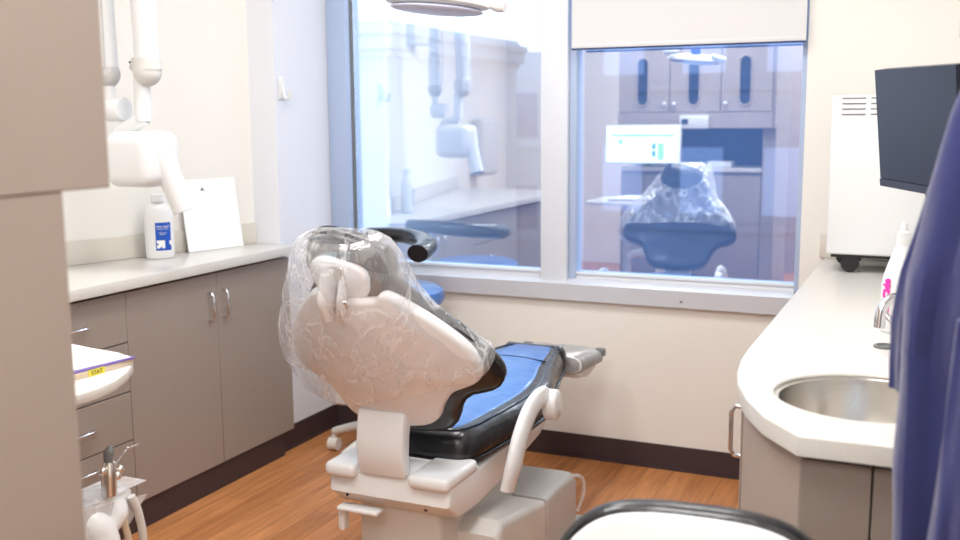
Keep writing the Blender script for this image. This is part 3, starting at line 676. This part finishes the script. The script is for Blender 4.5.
# ------------------------------------------------------------------ assistant stool behind the chair
sx, sy = .50, -.33
t = thing('assistant_stool', 'tall rolling stool with blue seat and curved black arm behind dental chair', 'stool', (sx, sy, 0))
for k in range(5):
    a = PI - .02 + k * 2 * PI / 5; ex, ey = sx + .31 * math.cos(a), sy + .27 * math.sin(a)
    bm = newbm(); tube(bm, [(sx, sy, .13), ((sx * .45 + ex * .55), (sy * .45 + ey * .55), .125), (ex, ey, .085)], [.03, .022, .016], 12); lg = obj('leg', bm, M['lgrey'], t)
    bm = newbm(); tube(bm, [(ex, ey, .09), (ex, ey, .055)], .011, 8, sm=False)
    tube(bm, [(ex - .022, ey, .029), (ex + .022, ey, .029)], .028, 16, sm=False); obj('caster', bm, M['white2'], lg)
T_('column', [(sx, sy, .12), (sx, sy, .66)], .026, 'lgrey', t, sm=False)
bm = newbm(); tube(bm, [(sx + .20 * math.cos(2 * PI * k / 32), sy + .2 * math.sin(2 * PI * k / 32), .27) for k in range(33)], .011, 10, sm=False, cap=False)
for a in (.5, 2.6, 4.7): tube(bm, [(sx, sy, .24), (sx + .2 * math.cos(a), sy + .2 * math.sin(a), .27)], .008, 8, sm=False)
obj('foot_ring', bm, M['lgrey'], t)
bm = lathe(newbm(), [(0, .665), (.18, .665), (.205, .68), (.212, .70), (.205, .73), (.18, .745), (0, .75)], (sx + .01, sy - .02, 0), 36); obj('seat', bm, M['blue'], t)
bm = newbm(); tube(bm, [(sx - .05, sy + .1, .66), (sx - .12, sy + .2, .7), (sx - .12, sy + .22, .8), (sx - .1, sy + .2, .93)], .014, 10); obj('arm_stem', bm, M['grey'], t)
# curved padded arm
cpath = [(.27, -.14, .925), (.36, -.115, .926), (.46, -.12, .922), (.55, -.17, .912), (.612, -.25, .903), (.632, -.32, .893), (.636, -.37, .887)]
bm = newbm(); tube(bm, cpath, [.036, .038, .041, .044, .047, .047, .046], 16, up=(0, 0, 1), flat=(.8, 1)); arm = obj('padded_arm', bm, M['vinyl'], t)

# ------------------------------------------------------------------ dental light
t = thing('dental_light', 'white curved dental operating light hanging at the top of the frame', 'lamp', (1.3, -1.5, 2.7))
RT = Matrix.Rotation(.10, 4, 'Y') @ Matrix.Rotation(-.12, 4, 'X')
bm = newbm(); b = newbm(); bmesh.ops.create_uvsphere(b, u_segments=36, v_segments=18, radius=1)
for v in b.verts:
    z = v.co.z; v.co = Vector((v.co.x * .15, v.co.y * .075, (z * .03 if z > 0 else z * .012) - .12 * (v.co.x * .15) ** 2))
b.transform(Matrix.Translation((1.29, -1.48, 1.722)) @ RT); merge(bm, b); obj('lamp_head', bm, M['white'], t)
bm = newbm(); b = newbm(); bmesh.ops.create_uvsphere(b, u_segments=36, v_segments=14, radius=1)
for v in b.verts: v.co = Vector((v.co.x * .135, v.co.y * .062, v.co.z * .012 - .012))
b.transform(Matrix.Translation((1.29, -1.48, 1.718)) @ RT); merge(bm, b); obj('lens', bm, M['lens'], t)
for s in (-1, 1):
    bm = newbm(); tube(bm, [(1.3 + s * .09, -1.44, 1.748 - s * .013), (1.3 + s * .145, -1.43, 1.738 - s * .024), (1.3 + s * .165, -1.43, 1.736 - s * .026)], [.012, .018, .014], 12); obj('handle', bm, M['white'], t)
bm = newbm(); tube(bm, [(1.3, -1.5, 1.745), (1.3, -1.53, 1.80), (1.3, -1.5, 2.2), (1.3, -1.5, 2.74)], .017, 12, sm=False); obj('arm', bm, M['white'], t)
bm = box(newbm(), (1.275, -1.475, 1.745), (1.325, -1.44, 1.785), .008); obj('control_pad', bm, M['lblue'], t)

# ------------------------------------------------------------------ right counter
outer = [(2.146, -.001), (2.146, -1.62), (2.15, -1.74), (2.162, -1.85), (2.182, -1.95), (2.215, -2.05), (2.262, -2.15), (2.333, -2.245), (2.79, -2.245), (2.79, -.001)]
scx, scy, sr = 2.425, -1.945, .172
def counter_with_hole(z0, z1, r):
    b = newbm()
    ov = [b.verts.new((x, y, 0)) for x, y in outer]; n = 48
    hv = [b.verts.new((scx + r * math.cos(2 * PI * k / n), scy + r * math.sin(2 * PI * k / n), 0)) for k in range(n)]
    for L_ in (ov, hv):
        for a, c in zip(L_, L_[1:] + L_[:1]): b.edges.new((a, c))
    bmesh.ops.triangle_fill(b, use_beauty=True, edges=b.edges[:])
    for v in b.verts: v.co.z = z0
    r_ = bmesh.ops.extrude_face_region(b, geom=b.faces[:])
    for v in [e for e in r_['geom'] if isinstance(e, bmesh.types.BMVert)]: v.co.z = z1
    bmesh.ops.recalc_face_normals(b, faces=b.faces[:])
    ed = [e for e in b.edges if abs(e.verts[0].co.z - z1) < 1e-5 and abs(e.verts[1].co.z - z1) < 1e-5 and len(e.link_faces) == 2 and abs(e.link_faces[0].normal.z - e.link_faces[1].normal.z) > .5]
    bmesh.ops.bevel(b, geom=ed, offset=.005, segments=3, profile=.5, affect='EDGES')
    return b
o = obj('countertop', counter_with_hole(.864, .9, sr), M['counter']); tag(o, 'wide off-white counter with curved corner and round sink at right', 'countertop')
bm = lathe(newbm(), [(sr - .0005, 0), (sr - .0005, -.004), (sr - .008, -.006), (sr - .01, -.03), (sr - .014, -.1), (sr - .035, -.135), (.06, -.15), (.022, -.154), (.0, -.154)], (scx, scy, .895), 48)
t = thing('sink', 'round stainless steel basin set into the right counter', 'sink', (scx, scy, .75))
obj('basin', bm, M['steel'], t)
bm = lathe(newbm(), [(0, 0), (.03, 0), (.032, .003), (.02, .005), (0, .002)], (scx, scy, .743), 24); obj('drain', bm, M['chrome'], t)
bm = box(newbm(), (2.13, -.016, .901), (2.79, -.001, .99), .003); tag(obj('backsplash', bm, M['splash']), 'short pale backsplash on the window wall behind the white purifier', 'backsplash')
# cabinet below
t = thing('sink_cabinet', 'taupe curved-corner sink cabinet under the right counter', 'cabinet', (2.5, -1.1, 0))
corner = [(2.178, -1.80), (2.183, -1.88), (2.198, -1.96), (2.225, -2.04), (2.27, -2.13), (2.336, -2.215)]
bm = prism(newbm(), [(2.182, -.003)] + [(x + .018, y + .008) for x, y in corner[:-1]] + [(2.35, -2.195), (2.79, -2.195), (2.79, -.003)], .1, .70); obj('carcass', bm, M['gap'], t, smooth=False)
bm = prism(newbm(), [(2.22, -.01), (2.22, -1.8), (2.26, -2.0), (2.36, -2.14), (2.79, -2.14), (2.79, -.01)], 0, .1); obj('toe_kick', bm, M['kick'], t, smooth=False)
bm = prism(newbm(), corner + [(2.350, -2.197)] + [(x + .017, y + .006) for x, y in reversed(corner[:-1])], .103, .858); obj('corner_panel', bm, M['taupe2'], t)
d1 = obj('door', box(newbm(), (2.338, -2.217, .103), (2.449, -2.198, .85), .0012, 1), M['taupe'], t)
obj('door', box(newbm(), (2.4525, -2.217, .103), (2.785, -2.198, .85), .0012, 1), M['taupe'], t)
for y0, y1 in ((-1.795, -1.2), (-1.196, -.6), (-.596, -.004)):
    dd = obj('door', box(newbm(), (2.164, y0, .103), (2.181, y1, .858), .0012, 1), M['taupe'], t)
    if y0 < -1.7: obj('handle', handle_bm((2.165, -1.765, .69), (2.165, -1.765, .80), (-.027, 0, 0), .0052), M['chrome'], dd)
# faucet
fx, fy = 2.475, -1.60
t = thing('faucet', 'chrome gooseneck faucet beside the round sink', 'faucet', (fx, fy, .9))
bm = lathe(newbm(), [(0, 0), (.026, 0), (.026, .006), (.018, .014), (.016, .05), (0, .05)], (fx, fy, .9005), 24); obj('base', bm, M['chrome'], t)
bm = newbm(); tube(bm, [(fx, fy, .94), (fx, fy, 1.0), (fx - .01, fy - .01, 1.03), (fx - .03, fy - .03, 1.035), (fx - .048, fy - .05, 1.015), (fx - .052, fy - .055, .975)], .0115, 14); obj('spout', bm, M['chrome'], t)
bm = newbm(); tube(bm, [(fx, fy, .95), (fx - .04, fy + .03, .985), (fx - .055, fy + .045, 1.0)], [.009, .007, .006], 10); obj('lever', bm, M['chrome'], t)
bm = lathe(newbm(), [(0, 0), (.024, 0), (.024, .004), (.019, .006), (.017, .001), (0, .001)], (2.43, -1.50, .9005), 24); tag(obj('grommet', bm, M['tip']), 'small dark round hole ring in the counter beside faucet', 'grommet')

# spray bottle with pink label
px_, py_ = 2.452, -1.30
t = thing('spray_bottle', 'white disinfectant bottle with pink lettering by the faucet', 'bottle', (px_, py_, .9))
bm = lathe(newbm(), [(0, 0), (.042, 0), (.045, .004), (.045, .11), (.043, .13), (.034, .16), (.024, .19), (.018, .205), (.016, .215), (0, .215)], (px_, py_, .901), 32); obj('body', bm, M['white'], t)
bm = lathe(newbm(), [(0, 0), (.017, 0), (.017, .028), (.009, .032), (.007, .05), (0, .05)], (px_, py_, 1.116), 20); obj('cap', bm, M['white'], t)
ca = math.atan2(-3.95 - py_, 2.527 - px_) - .75
nn = Vector((math.cos(ca), math.sin(ca), 0)); xx = Vector((-math.sin(ca), math.cos(ca), 0))
bm = newbm(); 
for i in range(10):
    pass
Rp = basis((0, 0, 1), nn)
merge(bm, text_bm('CaviCide', .026, Vector((px_, py_, .985)) + nn * .0458, Rp, .001, .0016))
o = obj('lettering', bm, M['pink'], t, smooth=False)

# white purifier on casters standing on the counter
t = thing('air_purifier', 'white boxy machine with vent slots on black casters on counter', 'appliance', (2.33, -.2, .9))
obj('body', box(newbm(), (2.185, -.36, .960), (2.53, -.125, 1.488), .008, 3), M['white'], t)
bm = newbm()
for r_ in range(4):
    z = 1.478 - r_ * .0175
    for x0, x1 in ((2.216, 2.29), (2.305, 2.42)): box(bm, (x0, -.3622, z - .0018), (x1, -.3600, z + .0018))
obj('vent_slots', bm, M['slot'], t, smooth=False)
obj('bottom_panel', box(newbm(), (2.2, -.35, .95), (2.52, -.14, .959)), M['black'], t, smooth=False)
for x, y in ((2.262, -.34), (2.49, -.34), (2.23, -.16), (2.49, -.16)):
    bm = newbm(); tube(bm, [(x - .0, y - .012, .930), (x + .0, y + .012, .930)], .029, 20, sm=False); box(bm, (x - .012, y - .009, .94), (x + .035, y + .009, .955), .003); obj('caster', bm, M['black'], t)

# monitor on an arm
t = thing('monitor', 'black flat monitor turned sideways on a wall arm above right counter', 'monitor', (2.45, -1.3, 1.4))
TL = Vector((2.362, -1.15, 1.536)); TR = Vector((2.545, -1.51, 1.530)); BL = Vector((2.388, -1.10, 1.243)); 
ex_ = (TR - TL); ez_ = (TL - BL); nrm = ex_.cross(ez_).normalized()
if nrm.x > 0: nrm = -nrm
def slab(a, b_, c_, d_, n_, t0, t1):
    bm = newbm(); vs = [bm.verts.new(p + n_ * tt) for tt in (t0, t1) for p in (a, b_, c_, d_)]
    for q in ((0, 1, 2, 3), (4, 5, 6, 7), (0, 1, 5, 4), (1, 2, 6, 5), (2, 3, 7, 6), (3, 0, 4, 7)): bm.faces.new([vs[k] for k in q])
    bmesh.ops.recalc_face_normals(bm, faces=bm.faces[:]); return bm
BR = BL + ex_
obj('screen', slab(TL, TR, BR + (TR - BR) * .07, BL + (TL - BL) * .07, nrm, 0, .004), M['screen'], t, smooth=False)
obj('housing', slab(TL, TR, BR, BL, nrm, -.03, -.0005), M['screen'], t, smooth=False)
obj('lower_bezel', slab(BL + (TL - BL) * .065, BR + (TR - BR) * .065, BR, BL, nrm, 0, .006), M['bezel'], t, smooth=False)
mc = (TL + TR + BL + BR) / 4
bm = newbm(); tube(bm, [mc - nrm * .03, mc - nrm * .10 + Vector((0, .1, -.02)), (2.72, -1.1, 1.2), (2.795, -1.1, 1.2)], .018, 12, sm=False); obj('wall_arm', bm, M['black'], t)
bm = newbm(); tube(bm, [BL * .45 + BR * .55 - nrm * .012, BL * .45 + BR * .55 + Vector((0.01, 0.05, -.05)) - nrm * .02, Vector((2.6, -1.2, 1.14))], .008, 8); obj('cable', bm, M['black'], t)

# wall cabinet above counter at the far right edge
t = thing('wall_cabinet', 'pale wall cabinet with silver edge at the extreme right border', 'cabinet', (2.67, -1.6, 1.6))
obj('body', box(newbm(), (2.562, -2.3, 1.58), (2.798, -1.55, 2.3), .002, 1), M['pier'], t)
obj('edge_trim', box(newbm(), (2.545, -1.575, 1.58), (2.5615, -1.545, 2.3), .004, 2), M['steel'], t)

# ------------------------------------------------------------------ navy jacket hanging at the right
t = thing('navy_jacket', 'navy blue cloth jacket hanging down the right edge in foreground', 'jacket', (2.6, -2.42, 1.5))
def cloth(name, rows, parent, nx=64, thick=.02, seed=0, folds=6, amp=.018):
    """rows: list of (z, x0, x1, yc). a closed draped body, front and back."""
    b = newbm(); nz = 60; R_ = []
    for i in range(nz + 1):
        tt = i / nz * (len(rows) - 1); k = min(int(tt), len(rows) - 2); f_ = tt - k; f_ = f_ * f_ * (3 - 2 * f_)
        z, x0, x1, yc, dd_ = [rows[k][j] * (1 - f_) + rows[k + 1][j] * f_ for j in range(5)]
        ring = []
        for q in range(nx):
            a = 2 * PI * q / nx; c_, s_ = math.cos(a), math.sin(a)
            x = (x0 + x1) / 2 + (x1 - x0) / 2 * c_; y = yc + dd_ * s_
            fd = math.sin(c_ * folds * 2.2 + z * 2.4 + seed + 2 * noise.noise(Vector((c_ * 2, z * 3, seed)))) * amp * (.35 + .65 * i / nz)
            y += fd * (1 if s_ < 0 else -1) * abs(s_) + noise.noise(Vector((c_ * 3, z * 6, seed + s_))) * .012
            x += noise.noise(Vector((seed, z * 7, s_))) * .004 - fd * .25 * c_
            ring.append(b.verts.new((x, y, z)))
        R_.append(ring)
    for r0, r1 in zip(R_, R_[1:]):
        for q in range(nx): b.faces.new((r0[q], r0[(q + 1) % nx], r1[(q + 1) % nx], r1[q]))
    b.faces.new(R_[0]); b.faces.new(R_[-1])
    bmesh.ops.recalc_face_normals(b, faces=b.faces[:])
    return obj(name, b, M['cloth'], parent)
JY = -2.42
cloth('body', [(1.56, 2.60, 2.74, JY, .02), (1.50, 2.560, 2.755, JY, .035), (1.43, 2.537, 2.765, JY, .045), (1.32, 2.512, 2.77, JY, .05), (1.2, 2.490, 2.77, JY, .052), (1.1, 2.484, 2.77, JY, .052), (.9, 2.488, 2.775, JY, .055), (.55, 2.488, 2.78, JY, .06)], t, seed=1)
cloth('sleeve', [(1.44, 2.55, 2.61, JY + .075, .02), (1.32, 2.512, 2.60, JY + .075, .026), (1.2, 2.480, 2.575, JY + .078, .028), (1.12, 2.470, 2.565, JY + .078, .028), (1.06, 2.470, 2.56, JY + .078, .028), (1.02, 2.472, 2.56, JY + .078, .026)], t, seed=4, amp=.005)
cloth('sleeve', [(1.16, 2.556, 2.62, JY - .085, .018), (1.0, 2.548, 2.63, JY - .09, .026), (.86, 2.536, 2.64, JY - .09, .03), (.6, 2.52, 2.66, JY - .09, .03)], t, seed=8, amp=.006)
t = thing('coat_hook', 'steel coat hook on the right wall holding the navy jacket', 'hook', (2.798, -2.42, 1.6))
bm = newbm(); tube(bm, [(2.798, -2.42, 1.59), (2.72, -2.42, 1.575), (2.68, -2.42, 1.585), (2.67, -2.42, 1.61)], .006, 8); obj('hook_arm', bm, M['steel'], t)
bm = box(newbm(), (2.79, -2.445, 1.56), (2.799, -2.395, 1.63), .003); obj('back_plate', bm, M['steel'], t)

# ------------------------------------------------------------------ foreground stool (back of it shows at the bottom)
fx0, fy0 = 2.228, -2.56
t = thing('operator_stool', 'white stool backrest with black rim cropped at the bottom of the frame', 'stool', (fx0, fy0 + .2, 0))
tiltm = Matrix.Translation((fx0, fy0, .648)) @ Matrix.Rotation(-.10, 4, 'X') @ Matrix.Rotation(0.12, 4, 'Z')
def bpl(u, w, n): return tiltm @ Vector((u, n - .35 * u * u * 0, w))
bo = [(0, -.14), (.12, -.135), (.19, -.08), (.22, 0), (.218, .09), (.195, .15), (.15, .193), (.09, .212), (0, .216)]
bD = dense(symm(bo))
bi = [(u * .94, .04 + (w - .04) * .945) for u, w in bo]
obj('backrest_shell', pillow(dense(symm(bi)), bpl, -.022, -.001, .01, c=(0, .04), crown0=-.01), M['white'], t)
obj('backrest_cushion', pillow(bD, bpl, 0.0, .05, .022, c=(0, .04), puff=.01), M['vinyl'], t)
bm = newbm(); tube(bm, [bpl(0, -.02, -.02), bpl(0, -.15, -.05), (fx0 - .04, fy0 + .02, .40), (fx0 - .15, fy0 + .12, .39)], .02, 10); obj('back_support', bm, M['grey'], t)
bm = lathe(newbm(), [(0, .4), (.17, .4), (.2, .42), (.205, .445), (.19, .475), (0, .48)], (fx0 - .16, fy0 + .14, 0), 32); obj('seat', bm, M['vinyl'], t)
obj('column', tube(newbm(), [(fx0 - .16, fy0 + .14, .08), (fx0 - .16, fy0 + .14, .40)], .025, 14, sm=False), M['grey'], t)
for k in range(5):
    a = .3 + k * 2 * PI / 5; ex, ey = fx0 - .16 + .2 * math.cos(a), fy0 + .14 + .2 * math.sin(a)
    lg = obj('leg', tube(newbm(), [(fx0 - .16, fy0 + .14, .1), (ex, ey, .07)], [.025, .015], 10, sm=False), M['grey'], t)
    bm = newbm(); tube(bm, [(ex - .018, ey, .026), (ex + .018, ey, .026)], .025, 14, sm=False); tube(bm, [(ex, ey, .03), (ex, ey, .075)], .009, 8, sm=False); obj('caster', bm, M['black'], lg)

# ------------------------------------------------------------------ the rest of the room, seen mirrored in the windows
t = thing('towel_dispenser', 'white wall dispenser mirrored in the left window beside the x-ray head', 'dispenser', (-.95, -3.6, 1.2))
obj('case', box(newbm(), (WX(-3.4), -3.78, .95), (-.83, -3.42, 1.42), .04, 4), M['lgrey'], t)
# door opening trim at the back
bm = newbm(); box(bm, (1.2, -5.5, 0), (1.36, -5.46, 2.75), .004); obj('trim_1', bm, M['taupe2'], kind='structure')
t = thing('wall_poster', 'small orange and black picture mirrored at the right window edge', 'poster', (1.5, -5.49, 1.6))
obj('board', box(newbm(), (1.36, -5.499, 1.42), (1.62, -5.485, 1.9)), M['black'], t, smooth=False); obj('print', box(newbm(), (1.375, -5.4845, 1.5), (1.6, -5.483, 1.78)), M['poster'], t, smooth=False)

# ------------------------------------------------------------------ outside
bm = newbm(); box(bm, (-60, .5, -12.1), (60, 80, -12)); obj('ground_outside', bm, M['asphalt'], kind='structure', smooth=False)
def building(name, label, x0, x1, y, ztop, m, cornice=True, ang=0):
    t = thing(name, label, 'building', (x0, y, -12))
    obj('wall', box(newbm(), (x0, y, -12), (x1, y + 6, ztop - (.55 if cornice else 0))), m, t, smooth=False)
    if cornice:
        bm = newbm()
        for (o_, z0, z1) in ((.10, ztop - .62, ztop - .5), (.22, ztop - .5, ztop - .25), (.3, ztop - .25, ztop - .12), (.08, ztop - .12, ztop)):
            box(bm, (x0 - o_, y - o_, z0), (x1 + o_, y + 6, z1), .02)
        obj('cornice', bm, m, t)
    bm = newbm(); bm2 = newbm()
    z = ztop - 2.1; 
    while z > -6:
        box(bm2, (x0 - .05, y - .05, z - .28), (x1 + .05, y, z - .15))
        x = x0 + .5
        while x < x1 - .8: box(bm, (x, y - .02, z), (x + .7, y + .02, z + 1.1)); x += 1.35
        z -= 2.3
    obj('windows', bm, M['fac3'], t, smooth=False); obj('floor_bands', bm2, m, t, smooth=False)
building('building', 'pale blue stone building with stepped cornice outside the left window', -12.5, -6.45, 12, 3.1, M['fac1'])
building('building', 'lower flat-roofed building seen behind the cornice building outside', -16, -3.4, 20, 3.0, M['fac1'], False)
building('building', 'darker blue brick building filling the view outside right window', -3.3, 7, 13, 6.5, M['fac2'])

# ------------------------------------------------------------------ lights and world
def area(name, loc, size, power, col=(1, 1, .99), rot=(0, 0, 0), sy=None):
    l = bpy.data.lights.new(name, 'AREA'); l.energy = power; l.size = size; l.color = col
    if sy: l.shape = 'RECTANGLE'; l.size_y = sy
    o = bpy.data.objects.new(name, l); C.objects.link(o); o.location = loc; o.rotation_euler = rot; return o
k_ = 0
for x, y, pw in ((.95, -1.3, 14), (1.9, -1.3, 11), (.95, -2.55, 17.5), (2.1, -3.0, 16.5), (.6, -4.6, 22), (2.1, -4.6, 26)):  # rear pair is added fill, strongest, to brighten surfaces facing the camera
    t = thing('ceiling_and_fill_light', 'recessed white ceiling light panel above the room, rear pair added as fill', 'ceiling light', (x, y, 2.74), 'ceiling light panels')
    obj('frame', box(newbm(), (x - .32, y - .32, 2.735), (x + .32, y + .32, 2.749), .003), M['aluw'], t)
    obj('diffuser', box(newbm(), (x - .29, y - .29, 2.728), (x + .29, y + .29, 2.734)), M['panel_l'], t, smooth=False)
    area('light_area', (x, y, 2.72), .58, pw)
wl = bpy.data.worlds.new('World'); bpy.context.scene.world = wl; wl.use_nodes = True
nt = wl.node_tree; bg = nt.nodes['Background']; bg.inputs[0].default_value = (.80, .90, 1.0, 1); bg.inputs[1].default_value = 2.0

# ------------------------------------------------------------------ camera
f, yaw, pit, rol = 1021.42, -.42426, .149156, -.0067934
cp = Vector((2.52743, -3.95296, 1.42662))
F = Vector((math.sin(yaw) * math.cos(pit), math.cos(yaw) * math.cos(pit), -math.sin(pit)))
R = Vector((math.cos(yaw), -math.sin(yaw), 0)); Up = R.cross(F)
R2 = R * math.cos(rol) + Up * math.sin(rol); U2 = -R * math.sin(rol) + Up * math.cos(rol)
cam = bpy.data.cameras.new('camera'); co = bpy.data.objects.new('camera', cam); C.objects.link(co)
co.matrix_world = Matrix(((R2.x, U2.x, -F.x, cp.x), (R2.y, U2.y, -F.y, cp.y), (R2.z, U2.z, -F.z, cp.z), (0, 0, 0, 1)))
cam.sensor_width = 36; cam.lens = f / 960 * 36; cam.clip_start = .05; cam.clip_end = 300
cam.dof.use_dof = True; cam.dof.focus_distance = 2.75; cam.dof.aperture_fstop = 3.2
bpy.context.scene.camera = co
vs = bpy.context.scene.view_settings; vs.view_transform = 'Standard'; vs.look = 'None'; vs.exposure = 0.08
